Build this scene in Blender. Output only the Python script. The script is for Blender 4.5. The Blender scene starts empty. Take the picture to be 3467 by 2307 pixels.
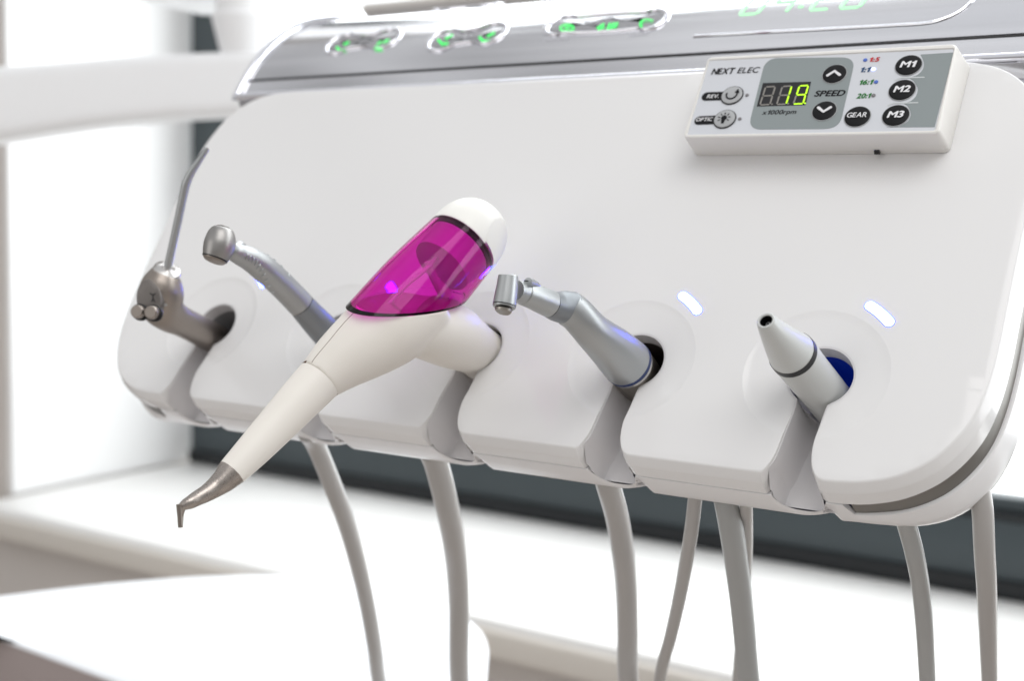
import bpy, bmesh, math, random
from mathutils import Vector as V, Matrix as M
from mathutils.geometry import delaunay_2d_cdt
random.seed(4)
scene = bpy.context.scene
col = scene.collection

# ------------------------------------------------------------------ camera
FSRC = 4005.6; CX, CY = 3467/2, 2307/2           # focal length and centre in photograph pixels
def cv(x, y, z): return V((x, y, z))
dh = V((4529, 364, -2722)).normalized()
dv = V((2112, -5914, 2722)); dv = (dv - dh*dv.dot(dh)).normalized()
dn = dh.cross(dv)
if dn.z > 0: dn = -dn
dup_ = V((748, -29670, -2722)); dup_ = (dup_ - dh*dup_.dot(dh)).normalized()
RW = M((dh, dup_.cross(dh), dup_))                # camera frame (x right, y down, z forward) -> world
def ray_c(x, y): return V(((x-CX)/FSRC, (y-CY)/FSRC, 1))
P0 = ray_c(1915*1.47157, 870*1.47157)*0.42        # the right-hand instrument hole, 42 cm from the lens
CAM = V((0, 0, 1.0)) - RW @ P0
U_, V_, N_ = RW @ dh, RW @ dv, RW @ dn            # panel frame in the world: right, up, out
RP = M((U_, V_, N_)).transposed()                 # panel frame -> world
cam_d = bpy.data.cameras.new('camera'); cam = bpy.data.objects.new('camera', cam_d); col.objects.link(cam)
cr, cu, cb = RW @ V((1,0,0)), RW @ V((0,-1,0)), RW @ V((0,0,-1))
cam.matrix_world = M.Translation(CAM) @ M((cr, cu, cb)).transposed().to_4x4()
cam_d.sensor_width = 36; cam_d.lens = FSRC/3467*36
cam_d.clip_start = 0.01; cam_d.clip_end = 60
cam_d.dof.use_dof = True; cam_d.dof.focus_distance = 0.428; cam_d.dof.aperture_fstop = 8.6
scene.camera = cam

# ------------------------------------------------------------------ light
world = bpy.data.worlds.new('World'); scene.world = world; world.use_nodes = True
nt = world.node_tree; bg = nt.nodes['Background']
tc = nt.nodes.new('ShaderNodeTexCoord'); sx = nt.nodes.new('ShaderNodeSeparateXYZ')
mr = nt.nodes.new('ShaderNodeMapRange'); cr_ = nt.nodes.new('ShaderNodeValToRGB')
mr.inputs['From Min'].default_value = -1; mr.inputs['From Max'].default_value = 1
nt.links.new(tc.outputs['Generated'], sx.inputs[0]); nt.links.new(sx.outputs['Z'], mr.inputs['Value'])
nt.links.new(mr.outputs[0], cr_.inputs[0]); nt.links.new(cr_.outputs[0], bg.inputs['Color'])
e = cr_.color_ramp.elements
e[0].position = 0.0; e[0].color = (.17, .16, .16, 1)
e[1].position = 1.0; e[1].color = (1.0, 1.02, 1.06, 1)
k = e.new(.45); k.color = (.36, .35, .35, 1)
k = e.new(.62); k.color = (.62, .615, .61, 1)
for p_, c_ in ((.835, .98), (.872, .52), (.892, .98), (.918, .60), (.94, .86), (.962, 1.12)):     # made-up bright and dark bands that streak the console's reflections
    k = e.new(p_); k.color = (c_, c_*1.01, c_*1.03, 1)
bg.inputs['Strength'].default_value = 0.77

def area(name, loc, target, sx_, sy_, power, color=(1,1,1)):
    l = bpy.data.lights.new(name, 'AREA'); l.shape = 'RECTANGLE'; l.size = sx_; l.size_y = sy_
    l.energy = power; l.color = color
    o = bpy.data.objects.new(name, l); col.objects.link(o); o.location = loc
    o.rotation_euler = (V(target)-V(loc)).to_track_quat('-Z', 'Y').to_euler()
    return o
area('key_softbox', (.55, -.7, 2.35), (-.2, -.02, 1.0), 1.3, 1.0, 11, (1, .985, .965))  # unseen softbox key, added overhead and clear of the console's mirror direction
area('room_fill', (-.9, -1.5, 1.25), (-.2, 0, 1.0), 1.0, 1.0, 4.0, (1, .98, .96))  # unseen fill lamp added for general room light
scene.view_settings.view_transform = 'Standard'; scene.view_settings.look = 'None'
scene.view_settings.exposure = 0; scene.view_settings.gamma = 1
scene.render.engine = 'CYCLES'
scene.cycles.use_denoising = True
scene.cycles.max_bounces = 14; scene.cycles.transmission_bounces = 12; scene.cycles.glossy_bounces = 6
scene.cycles.sample_clamp_indirect = 8

# ------------------------------------------------------------------ materials
MAT = {}
def mat(name, color, rough=.4, metal=0, spec=.5, coat=0, bump=0, bscale=400, rvar=0, stretch=None, emit=None, estr=0, trans=0, ior=1.45, cvar=0):
    m = bpy.data.materials.new(name); m.use_nodes = True; n = m.node_tree; b = n.nodes['Principled BSDF']
    b.inputs['Base Color'].default_value = (*color, 1); b.inputs['Roughness'].default_value = rough
    b.inputs['Metallic'].default_value = metal; b.inputs['Specular IOR Level'].default_value = spec
    b.inputs['Coat Weight'].default_value = coat; b.inputs['Coat Roughness'].default_value = .04
    b.inputs['Transmission Weight'].default_value = trans; b.inputs['IOR'].default_value = ior
    if emit: b.inputs['Emission Color'].default_value = (*emit, 1); b.inputs['Emission Strength'].default_value = estr
    if bump or rvar or cvar:
        t = n.nodes.new('ShaderNodeTexCoord'); mp = n.nodes.new('ShaderNodeMapping')
        n.links.new(t.outputs['Object'], mp.inputs[0])
        if stretch: mp.inputs['Scale'].default_value = stretch
        nz = n.nodes.new('ShaderNodeTexNoise'); nz.inputs['Scale'].default_value = bscale; nz.inputs['Detail'].default_value = 4
        n.links.new(mp.outputs[0], nz.inputs['Vector'])
        if bump:
            bp = n.nodes.new('ShaderNodeBump'); bp.inputs['Strength'].default_value = bump; bp.inputs['Distance'].default_value = .0004
            n.links.new(nz.outputs[0], bp.inputs['Height']); n.links.new(bp.outputs[0], b.inputs['Normal'])
        if rvar:
            r = n.nodes.new('ShaderNodeMapRange'); r.inputs['To Min'].default_value = rough-rvar; r.inputs['To Max'].default_value = rough+rvar
            r.inputs['From Min'].default_value = .3; r.inputs['From Max'].default_value = .7
            n.links.new(nz.outputs[0], r.inputs['Value']); n.links.new(r.outputs[0], b.inputs['Roughness'])
        if cvar:
            c = n.nodes.new('ShaderNodeMix'); c.data_type = 'RGBA'
            c.inputs[6].default_value = (*[x*(1-cvar) for x in color], 1); c.inputs[7].default_value = (*[min(1, x*(1+cvar)) for x in color], 1)
            n.links.new(nz.outputs[0], c.inputs[0]); n.links.new(c.outputs[2], b.inputs['Base Color'])
    MAT[name] = m; return m
mat('white_gloss', (.80, .797, .797), .15, coat=.1, rvar=.035, bscale=14)
mat('white_shell', (.80, .795, .80), .28, coat=.2)
mat('holder_plastic', (.70, .69, .70), .45, bump=.08, bscale=1500)  # white plastic greyed for the shade inside the slots
mat('stripe_metal', (.20, .19, .175), .4, metal=.7)
mat('dark_core', (.03, .03, .033), .5)
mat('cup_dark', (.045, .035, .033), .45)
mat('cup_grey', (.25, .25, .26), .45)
mat('cup_blue_lit', (.003, .022, .26), .4, emit=(.0, .02, .35), estr=.15)  # blue light in the right-hand hole, put into colour and faint glow
mat('silver_paint', (.72, .72, .745), .15, metal=.95, rvar=.06, bscale=90, stretch=(.04, 1.6, 1.6), bump=.22, cvar=.10)
mat('silver_panel', (.80, .81, .83), .14, metal=.85, rvar=.05, bscale=60, stretch=(.05, 1.6, 1.6), bump=.03)
mat('chrome', (.88, .88, .93), .06, metal=1)
mat('button_glass', (.42, .42, .44), .12, metal=.7, coat=.5)
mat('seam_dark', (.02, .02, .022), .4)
mat('engraved', (.55, .55, .60), .5)
mat('icon_green', (.05, .4, .1), .4, emit=(.05, 1, .16), estr=1.0)
mat('digit_green', (.4, .7, .45), .4, emit=(.42, 1, .52), estr=.55)
mat('led_core', (.5, .55, .8), .3, emit=(.05, .08, 1.0), estr=26)
mat('led_rim', (.1, .12, .7), .3, emit=(.16, .20, 1.0), estr=1.1)
mat('steel_warm', (.32, .282, .252), .38, metal=1, bump=.05, bscale=2500)
mat('steel_satin', (.40, .41, .415), .40, metal=1, bump=.05, bscale=3000)
mat('steel_light', (.43, .445, .45), .40, metal=1, bump=.025, bscale=3000)
mat('steel_grey', (.25, .265, .28), .42, metal=.9, bump=.10, bscale=3000, rvar=.04)
mat('steel_head', (.34, .33, .32), .40, metal=1, bump=.05, bscale=2500)
mat('steel_tip', (.40, .36, .33), .30, metal=1, bump=.18, bscale=900, stretch=(1, 1, 7), rvar=.06)
mat('steel_bright', (.52, .505, .49), .30, metal=1)
mat('motor_metal', (.34, .315, .28), .34, metal=1, rvar=.04, bscale=800)
mat('syringe_plate', (.17, .155, .145), .45, metal=.4)
mat('black', (.008, .008, .009), .35)
mat('ring_blue', (.01, .03, .13), .3)
mat('seam_brown', (.12, .055, .025), .6)
mat('cream_plastic', (.80, .765, .71), .42, bump=.05, bscale=2500, rvar=.04)
mat('cream_cap', (.82, .81, .77), .40, bump=.05, bscale=2500)
mat('scaler_plastic', (.56, .575, .565), .34, coat=.2)
mat('hose_grey', (.41, .395, .382), .32, bump=.06, bscale=800)
mat('hose_cool', (.36, .365, .36), .30, bump=.06, bscale=800)
mat('box_white', (.80, .785, .755), .40, bump=.06, bscale=1800)
mat('label_white', (.64, .66, .70), .35, spec=.3)
mat('label_grey', (.27, .305, .31), .35, spec=.3)
mat('label_line', (.60, .63, .64), .3)
mat('key_black', (.005, .005, .006), .42, spec=.25)
mat('key_silver', (.42, .43, .44), .3)
mat('print_white', (.78, .78, .80), .4)
mat('print_black', (.010, .010, .012), .5, spec=.2)
mat('print_red', (.55, .01, .015), .4)
mat('print_navy', (.01, .06, .16), .4)
mat('print_green', (.01, .17, .02), .4)
mat('screen_black', (.012, .012, .014), .12)
mat('segment_off', (.26, .245, .225), .5)
mat('segment_lit', (.3, .5, .02), .4, emit=(.52, 1, .01), estr=1.05)
mat('dot_blue', (.08, .16, .55), .3)
mat('dot_grey', (.20, .19, .20), .3)
mat('dot_lit', (.5, .5, .9), .3, emit=(.45, .52, 1), estr=1.6)
mat('magenta_dark', (.16, .004, .09), .3)
mat('wall_paint', (.66, .62, .585), .7, bump=.1, bscale=60)
mat('reveal_white', (.92, .92, .92), .6, bump=.1, bscale=60)
mat('sill_white', (.86, .85, .83), .4)
mat('sill_edge', (.74, .70, .64), .5)
mat('frame_anthracite', (.046, .060, .067), .38, bump=.05, bscale=200)
mat('frame_black', (.008, .010, .012), .5)
mat('arm_white', (.90, .905, .915), .4)
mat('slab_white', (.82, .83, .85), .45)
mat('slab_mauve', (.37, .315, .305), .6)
mat('floor', (.42, .38, .35), .5, cvar=.05, bscale=8)
def glass():
    m = bpy.data.materials.new('magenta_clear'); m.use_nodes = True; n = m.node_tree; b = n.nodes['Principled BSDF']
    b.inputs['Base Color'].default_value = (1, .97, 1, 1); b.inputs['Roughness'].default_value = .02
    b.inputs['Transmission Weight'].default_value = 1; b.inputs['IOR'].default_value = 1.33
    va = n.nodes.new('ShaderNodeVolumeAbsorption'); va.inputs['Color'].default_value = (.952, .02, .875, 1); va.inputs['Density'].default_value = 2050
    n.links.new(va.outputs[0], n.nodes['Material Output'].inputs['Volume'])
    MAT['magenta_clear'] = m
glass()
def emis(name, c, s):
    m = bpy.data.materials.new(name); m.use_nodes = True; n = m.node_tree; n.nodes.clear()
    o = n.nodes.new('ShaderNodeOutputMaterial'); ee = n.nodes.new('ShaderNodeEmission')
    ee.inputs[0].default_value = (*c, 1); ee.inputs[1].default_value = s; n.links.new(ee.outputs[0], o.inputs[0]); MAT[name] = m
emis('daylight', (.95, .985, 1), 4.0)

# ------------------------------------------------------------------ points of the place
HOME = V((0, 0, 1.0))                              # panel origin in the world; u right, v up, w out of the panel (mm)
def L(u, v, w): return HOME + RP @ V((u, v, w))*.001
FR = dict(A=(350,450,1.7422), B=(1050,600,1.96), C=(500,1150,1.9642), E=(1600,850,1.96), G=(2400,950,1.7423),
          K=(2267,100,1.9642), L=(750,0,2.357), M=(1750,0,1.3727), Nn=(0,0,2.24), Q=(0,1600,1.3094), S=(1800,1600,1.4139),
          D=(0,0,1/1.47157), R=(2900,0,3.1358))
def src(fr, x, y): a, b, s = FR[fr]; return a + x/s, b + y/s
def rayw(x, y): return RW @ ray_c(x, y)
def at_w(fr, x, y, w):                             # the point of the plane w mm in front of the panel
    d = rayw(*src(fr, x, y)); o = HOME + N_*w*.001
    return CAM + d*((o-CAM).dot(N_)/d.dot(N_))
def at_z(fr, x, y, Z): return CAM + rayw(*src(fr, x, y))*Z
def on_plane(fr, x, y, axis, val):
    d = rayw(*src(fr, x, y)); return CAM + d*((val-CAM[axis])/d[axis])
def to_uv(p, w=None): q = RP.transposed() @ (p-HOME)*1000; return q
def uvK(x, y, w): q = to_uv(at_w('K', x, y, w)); return q.x, q.y
def zof(p): return (RW.transposed() @ (p-CAM)).z
def rad(fr, hw, p): return hw/FR[fr][2]*zof(p)/FSRC

# ------------------------------------------------------------------ object helpers
def empty(name, label, cat, loc, group=None, rot=None):
    o = bpy.data.objects.new(name, None); o.empty_display_size = .02; col.objects.link(o)
    o.matrix_world = M.Translation(loc) @ (rot.to_4x4() if rot else M.Identity(4))
    o['label'] = label; o['category'] = cat
    if group: o['group'] = group
    return o
MW = {}
def mwi(par):
    if par is None: return M.Identity(4)
    if par.name in MW: return MW[par.name]
    m = par.matrix_basis.copy(); q = par.parent
    while q: m = q.matrix_basis @ m; q = q.parent
    MW[par.name] = m.inverted(); return MW[par.name]
def link(name, me, par, sharp=35, smooth=True):
    o = bpy.data.objects.new(name, me); col.objects.link(o)
    if par: o.parent = par
    if smooth:
        for p in me.polygons: p.use_smooth = True
        me.set_sharp_from_angle(angle=math.radians(sharp))
    return o
def build(name, vf, m, par=None, sharp=35, smooth=True, label=None, mats=None, midx=None):
    vs, fs = vf; inv = mwi(par)
    me = bpy.data.meshes.new(name); me.from_pydata([inv @ V(v) for v in vs], [], fs)
    bm = bmesh.new(); bm.from_mesh(me); bmesh.ops.remove_doubles(bm, verts=bm.verts, dist=1e-7)
    bmesh.ops.recalc_face_normals(bm, faces=bm.faces); bm.to_mesh(me); bm.free()
    for x in (mats or [m]): me.materials.append(MAT[x])
    o = link(name, me, par, sharp, smooth)
    if label: o['label'] = label
    return o
def tag(o, label=None, cat=None, group=None, kind=None):
    for k_, v_ in (('label', label), ('category', cat), ('group', group), ('kind', kind)):
        if v_: o[k_] = v_
    return o
def join(*parts):
    vs, fs = [], []
    for a, b in parts:
        n = len(vs); vs += list(a); fs += [tuple(i+n for i in f) for f in b]
    return vs, fs
def smooth_path(pts, rs, n):
    P = [V(p) for p in pts]; out, ro = [], []; m = len(P)-1
    for i in range(n+1):
        t = i/n*m; k_ = min(int(t), m-1); f = t-k_
        p0, p1, p2, p3 = P[max(k_-1, 0)], P[k_], P[k_+1], P[min(k_+2, m)]
        r0, r1, r2, r3 = rs[max(k_-1, 0)], rs[k_], rs[k_+1], rs[min(k_+2, m)]
        def c(a, b, d, g): return .5*((2*b) + (d-a)*f + (2*a-5*b+4*d-g)*f*f + (3*b-a-3*d+g)*f**3)
        out.append(c(p0, p1, p2, p3)); ro.append(max(1e-5, c(r0, r1, r2, r3)))
    return out, ro
def sweep(pts, rs, seg=32, n=None, caps=True, asp=None, aspdir=None):
    if n: pts, rs = smooth_path(pts, rs, n)
    P = [V(p) for p in pts]; vs, fs = [], []
    ref = None
    for i, p in enumerate(P):
        t = (P[min(i+1, len(P)-1)] - P[max(i-1, 0)]).normalized()
        if ref is None:
            ref = aspdir.copy() if aspdir else (V((0,0,1)) if abs(t.z) < .9 else V((1,0,0)))
        if aspdir: ref = aspdir
        a = (ref - t*ref.dot(t)).normalized(); b = t.cross(a)
        if not aspdir: ref = a
        ka = asp[i] if isinstance(asp, (list, tuple)) else (asp or 1)
        for j in range(seg):
            g = 2*math.pi*j/seg; vs.append(p + (a*math.cos(g)*ka + b*math.sin(g))*rs[i])
    for i in range(len(P)-1):
        for j in range(seg):
            q = (j+1) % seg; fs.append((i*seg+j, i*seg+q, (i+1)*seg+q, (i+1)*seg+j))
    if caps is True or caps == 'start': fs.append(tuple(range(seg-1, -1, -1)))
    if caps is True or caps == 'end': fs.append(tuple((len(P)-1)*seg+j for j in range(seg)))
    return vs, fs
def path_px(fr, rows, Zconst=None):
    """rows: (x, y, half width, w) in photograph frame fr -> points and radii in metres"""
    P = [at_w(fr, x, y, w) for x, y, h, w in rows]; return P, [rad(fr, r[2], p) for r, p in zip(rows, P)]
def pill(pts, r, nrm, h, seg=10):                  # a raised stroke of width 2r along pts, lying in the plane of normal nrm
    P = [V(p) for p in pts]; left, right = [], []
    loop = []
    for i, p in enumerate(P):
        t = (P[min(i+1, len(P)-1)]-P[max(i-1, 0)]).normalized(); s = nrm.cross(t).normalized()
        left.append(p+s*r); right.append(p-s*r)
    t0 = (P[0]-P[1]).normalized(); t1 = (P[-1]-P[-2]).normalized()
    def arc(c, a, t):
        s = (a-c).normalized(); return [c + (s*math.cos(math.pi*j/seg) + t*math.sin(math.pi*j/seg))*r for j in range(1, seg)]
    loop = left + arc(P[-1], left[-1], t1) + right[::-1] + arc(P[0], right[0], t0)
    return prism(loop, nrm*h)
def prism(loop, d):
    n = len(loop); vs = [V(p) for p in loop] + [V(p)+d for p in loop]
    return vs, [tuple(range(n-1, -1, -1)), tuple(range(n, 2*n))] + [(i, (i+1) % n, n+(i+1) % n, n+i) for i in range(n)]
def disc(c, a, b, d, seg=40, dome=0):              # elliptical button: centre, semi-axis vectors, height vector
    vs, fs = [], []; prof = [(1, 0), (1, .7), (.96, .9), (.9, 1), (.5, 1+dome*.6), (0.02, 1+dome)]
    for s, h in prof:
        for j in range(seg):
            g = 2*math.pi*j/seg; vs.append(c + a*math.cos(g)*s + b*math.sin(g)*s + d*h)
    for i in range(len(prof)-1):
        for j in range(seg): q = (j+1) % seg; fs.append((i*seg+j, i*seg+q, (i+1)*seg+q, (i+1)*seg+j))
    fs.append(tuple((len(prof)-1)*seg+j for j in range(seg))); fs.append(tuple(range(seg-1, -1, -1)))
    return vs, fs
def loft(loops, cap0=True, cap1=True):
    n = len(loops[0]); vs = [p for l in loops for p in l]; fs = []
    for i in range(len(loops)-1):
        for j in range(n): q = (j+1) % n; fs.append((i*n+j, i*n+q, (i+1)*n+q, (i+1)*n+j))
    if cap0: fs.append(tuple(range(n-1, -1, -1)))
    if cap1: fs.append(tuple((len(loops)-1)*n+j for j in range(n)))
    return vs, fs
def rquad(c, r, n=6):                              # quad corners (2-D, in order) with rounded corners
    out = []
    for i in range(4):
        p, a, b = V(c[i]), V(c[i-1]), V(c[(i+1) % 4]); da, db = (a-p).normalized(), (b-p).normalized()
        for j in range(n+1):
            t = j/n; s, e_ = p+da*r, p+db*r
            out.append(s*(1-t)**2 + p*2*t*(1-t) + e_*t*t)
    return out
def bevel_box(lo, hi, r, seg=3):
    bm = bmesh.new(); bmesh.ops.create_cube(bm, size=1)
    for v in bm.verts: v.co = V([(lo[i]+hi[i])/2 + v.co[i]*(hi[i]-lo[i]) for i in range(3)])
    if r: bmesh.ops.bevel(bm, geom=bm.edges[:], offset=r, segments=seg, profile=.5, affect='EDGES')
    bm.verts.index_update(); vs = [v.co.copy() for v in bm.verts]; fs = [tuple(v.index for v in f.verts) for f in bm.faces]; bm.free(); return vs, fs
GL = {}
def glyph(ch):                                      # flat outline of one character: vertices, faces, width
    if ch in GL: return GL[ch]
    if ch == '1':
        vs = [(.17,0),(.29,0),(.29,.69),(.18,.69),(.17,.64),(.12,.58),(.03,.55),(.03,.46),(.17,.46)]
        fs = [tuple(range(9))]; GL[ch] = (vs, fs, 0, .31); return GL[ch]
    cu_ = bpy.data.curves.new('text', 'FONT'); cu_.body = ch
    t = bpy.data.objects.new('text', cu_); col.objects.link(t); bpy.context.view_layer.update()
    me = bpy.data.meshes.new_from_object(t.evaluated_get(bpy.context.evaluated_depsgraph_get())); bpy.data.objects.remove(t)
    vs = [(v.co.x, v.co.y) for v in me.vertices]; fs = [tuple(p.vertices) for p in me.polygons]; bpy.data.meshes.remove(me)
    GL[ch] = (vs, fs, min(v[0] for v in vs), max(v[0] for v in vs)); return GL[ch]
def lettering(text, p_left, p_right, up, nrm, height, m, par, shear=0., bold=0., name='lettering', lift=.00005):
    vs, fs, x = [], [], 0.
    for ch in text:
        if ch == ' ': x += .3; continue
        gv, gf, a_, b_ = glyph(ch); n_ = len(vs)
        vs += [(x + vx - a_ + vy*shear, vy, 0) for vx, vy in gv]; fs += [tuple(q+n_ for q in f) for f in gf]
        x += b_ - a_ + .10
    me = bpy.data.meshes.new(name); me.from_pydata(vs, [], fs)
    xs = [v.co.x for v in me.vertices]; ys = [v.co.y for v in me.vertices]
    x0, x1, y0, y1 = min(xs), max(xs), min(ys), max(ys); w = (p_right-p_left); inv = mwi(par)
    for v in me.vertices:
        q = p_left + w*((v.co.x-x0)/(x1-x0)) + up*(height*(v.co.y-y0)/(y1-y0)) + nrm*(lift + .00002)
        v.co = inv @ q
    if bold > 0:
        bm = bmesh.new(); bm.from_mesh(me); base = [f for f in bm.faces]; iR = inv.to_3x3()
        for k_, (dx, dy) in enumerate(((1,0),(-1,0),(0,.8),(0,-.8))):
            g = bmesh.ops.duplicate(bm, geom=base)['geom']; off = iR @ (w.normalized()*dx*bold*height*1.3 + up*dy*bold*height*1.3 - nrm*.000006*(k_+1))
            for v in g:
                if isinstance(v, bmesh.types.BMVert): v.co += off
        bm.to_mesh(me); bm.free()
    me.materials.clear(); me.materials.append(MAT[m]); me.name = name
    return link(name, me, par, smooth=False)

# ================================================================== the room behind: window, wall, sill
YW, YF, ZS, XR = 1.414, .98, .529, -1.835
fl = build('floor', ([(-6,-4,0),(5,-4,0),(5,3,0),(-6,3,0)], [(0,1,2,3)]), 'floor', smooth=False); tag(fl, kind='structure')
sky = build('sky', bevel_box((-6, 1.85, -1), (7, 1.9, 5), 0), 'daylight', smooth=False); tag(sky, kind='structure')
wl = empty('window_wall', 'greyish beige wall around the white window niche, far left edge and below the sill', 'wall', (-1.5, .93, 0))
build('wall_pier', bevel_box((-4.5, YF, ZS-.044), (XR, YW+.25, 3.2), .004), 'wall_paint', wl)
build('wall_below', bevel_box((-4.5, YF-.03, 0), (4, YW+.25, ZS-.045), .004), 'wall_paint', wl)
build('niche_lining', bevel_box((XR-.001, YF+.006, ZS), (XR+.014, YW+.1, 3.15), .003), 'reveal_white', wl)
sl = empty('window_sill', 'white window sill with a cream front edge running behind the hoses', 'window sill', (-1, 1.1, ZS-.04))
build('sill_board', bevel_box((-1.82, .90, ZS-.040), (4, YW+.02, ZS), .012), 'sill_white', sl)
build('sill_edge_band', bevel_box((-3.3, .893, ZS-.052), (4, .915, ZS-.012), .006), 'sill_edge', sl)
wf = empty('window_frame', 'dark anthracite window frame behind the white instrument panel', 'window frame', (-.9, YW, ZS))
build('bottom_rail', bevel_box((-1.80, YW, ZS+.002), (4, YW+.07, ZS+.118), .004), 'frame_anthracite', wf)
build('gasket', bevel_box((-1.80, YW-.004, ZS+.118), (4, YW+.06, ZS+.127), .002), 'frame_black', wf)
build('drip_rail', bevel_box((-1.80, YW-.010, ZS+.001), (4, YW+.02, ZS+.030), .006), 'frame_black', wf)
build('upper_bead', bevel_box((-1.70, YW+.012, ZS+.127), (4, YW+.06, ZS+.150), .004), 'frame_anthracite', wf)
build('side_stile', bevel_box((-1.80, YW+.001, ZS+.118), (-1.66, YW+.07, 3.1), .004), 'frame_anthracite', wf)
build('stile_bead', bevel_box((-1.66, YW+.012, ZS+.15), (-1.635, YW+.06, 3.1), .003), 'frame_black', wf)

# ---------------------------------------------------------------- white round-ended slab, lower left
ZT = .733
sp = [('D',0,1372),('D',200,1347),('D',430,1327),('D',600,1322),('D',850,1330),('D',1000,1370),('D',1090,1430),('D',1125,1475),('D',1122,1540)]
loop = [on_plane(*q, 2, ZT) for q in sp]
a0, a1 = on_plane('D', 0, 1468, 2, ZT), on_plane('D', 270, 1568, 2, ZT); dd = (a1-a0)
far = loop[-1]
loop = [loop[0] + (loop[0]-loop[1])*3] + loop + [a1 + dd*1.6 + V((.06,.03,0)), a1 + dd*1.3, a1, a0, a0 - dd*1.6]
lp = loop
for _ in range(3):                                  # corner cutting keeps the outline free of overshoot
    lp = [q for i in range(len(lp)) for q in (lp[i]*.78 + lp[(i+1) % len(lp)]*.22, lp[i]*.22 + lp[(i+1) % len(lp)]*.78)]
cen = sum(lp, V())/len(lp)
def inset(l, d, z): return [V((p.x, p.y, 0)) + (V((cen.x-p.x, cen.y-p.y, 0)).normalized()*d) + V((0, 0, z)) for p in l]
st = empty('tray_table', 'white slab with a rounded end and mauve underside, out of focus at lower left', 'table', V((cen.x, cen.y, 0)))
build('table_top', loft([inset(lp, .0025, ZT-.0034), inset(lp, .0004, ZT-.0032), inset(lp, 0, ZT-.0024), inset(lp, .0006, ZT-.0009), inset(lp, .002, ZT)]), 'slab_white', st)
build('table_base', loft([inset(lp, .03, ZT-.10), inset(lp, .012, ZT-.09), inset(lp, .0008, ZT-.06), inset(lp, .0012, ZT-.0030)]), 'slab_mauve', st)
build('table_column', sweep([(cen.x, cen.y, .0), (cen.x, cen.y, ZT-.09)], [.035, .035]), 'slab_white', st)

# ---------------------------------------------------------------- white support arm, upper left
am = empty('support_arm', 'blurred white support arm entering from the left behind the panel corner', 'support arm', at_z('D', 560, 200, 1.25))
def armpt(x, y, Z): return at_z('D', x, y, Z)
AZ = 1.25
pts = [armpt(-260, 275, AZ), armpt(0, 245, AZ), armpt(200, 222, AZ), armpt(360, 207, AZ), armpt(480, 200, AZ), armpt(640, 196, AZ), armpt(760, 196, AZ)]
hw = [.5*x/2722*AZ for x in (178, 165, 150, 143, 140, 138, 138)]
def armloop(p, h, tdir):
    o_ = V((0, 0, 1)); s_ = tdir.cross(o_).normalized(); dpt = .035
    c = [(-dpt, -h), (dpt, -h), (dpt, h), (-dpt, h)]
    return [p + s_*q.x + o_*q.y for q in rquad(c, min(h, dpt)*.45, 6)]
pp, hh = smooth_path(pts, hw, 30)
build('arm_beam', loft([armloop(p, h, (pp[min(i+1,30)]-pp[max(i-1,0)]).normalized()) for i, (p, h) in enumerate(zip(pp, hh))]), 'arm_white', am)
jc = armpt(560, 90, 1.24)
zz = V((0, 0, 1)); s = 1.24/2722
build('joint_cup', sweep([jc-zz*55*s, jc-zz*50*s, jc+zz*0*s, jc+zz*42*s, jc+zz*50*s, jc+zz*58*s, jc+zz*95*s], [42*s, 48*s, 60*s, 71*s, 71*s, 62*s, 62*s], 40), 'arm_white', am)
q0 = armpt(392, 4, 1.28); q1 = armpt(1100, -12, 1.28)
uu = (q1-q0).normalized(); yy = V((0,1,0)); 
build('upper_arm', loft([[q + yy*v.x + zz*v.y for v in rquad([(-.05,-.006),(.05,-.006),(.05,.03),(-.05,.03)], .005)] for q in (q0, q1)]), 'arm_white', am)
pt = armpt(560, 90, 1.24)

# ================================================================== dental delivery unit
SL = [-298.5, -221.0, -146.5, -73.0, 0.0]          # the five instrument holes along the panel (mm)
unit = empty('delivery_unit', 'large glossy white dental instrument panel with five holders and a silver console on top', 'dental unit', L(-150, -43, -30), rot=RP)
left = [(-323.6,146.3),(-336.8,145.8),(-348.5,143.2),(-357.6,138.2),(-364.8,130.4),(-369.0,121.0),(-371.6,110.5),(-372.4,99.5),(-372.0,86.0),(-371.0,68.0),(-369.7,48.1),(-368.4,27.8),(-366.6,9.0),(-363.4,-7),(-357.8,-20.0),(-351.5,-28.6),(-345.0,-33.4),(-337.0,-36.8),(-328,-38.2),(-318,-38.5)]
right = [(9.0,-38.35),(17.4,-37.3),(27.9,-33.8),(37.3,-27.2),(44.2,-18.4),(48.7,-8.5),(51.2,4),(52.4,18.5),(52.9,37),(53.6,60),(54.4,82),(54.6,99),(53.4,112),(50.0,124.0),(44.6,133.2),(36.5,139.6),(27,143.0),(16,144.6)]
def resample(pts, step):
    P = [V((p[0], p[1], 0)) for p in pts]; q, _ = smooth_path(P, [1]*len(P), len(P)*12)
    out = [q[0]]; acc = 0
    for a, b in zip(q, q[1:]):
        acc += (b-a).length
        if acc >= step: out.append(b); acc = 0
    if (out[-1]-q[-1]).length > step*.4: out.append(q[-1])
    else: out[-1] = q[-1]
    return [(p.x, p.y) for p in out]
HC, HR = (-4.7, .9), 12.4
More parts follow.
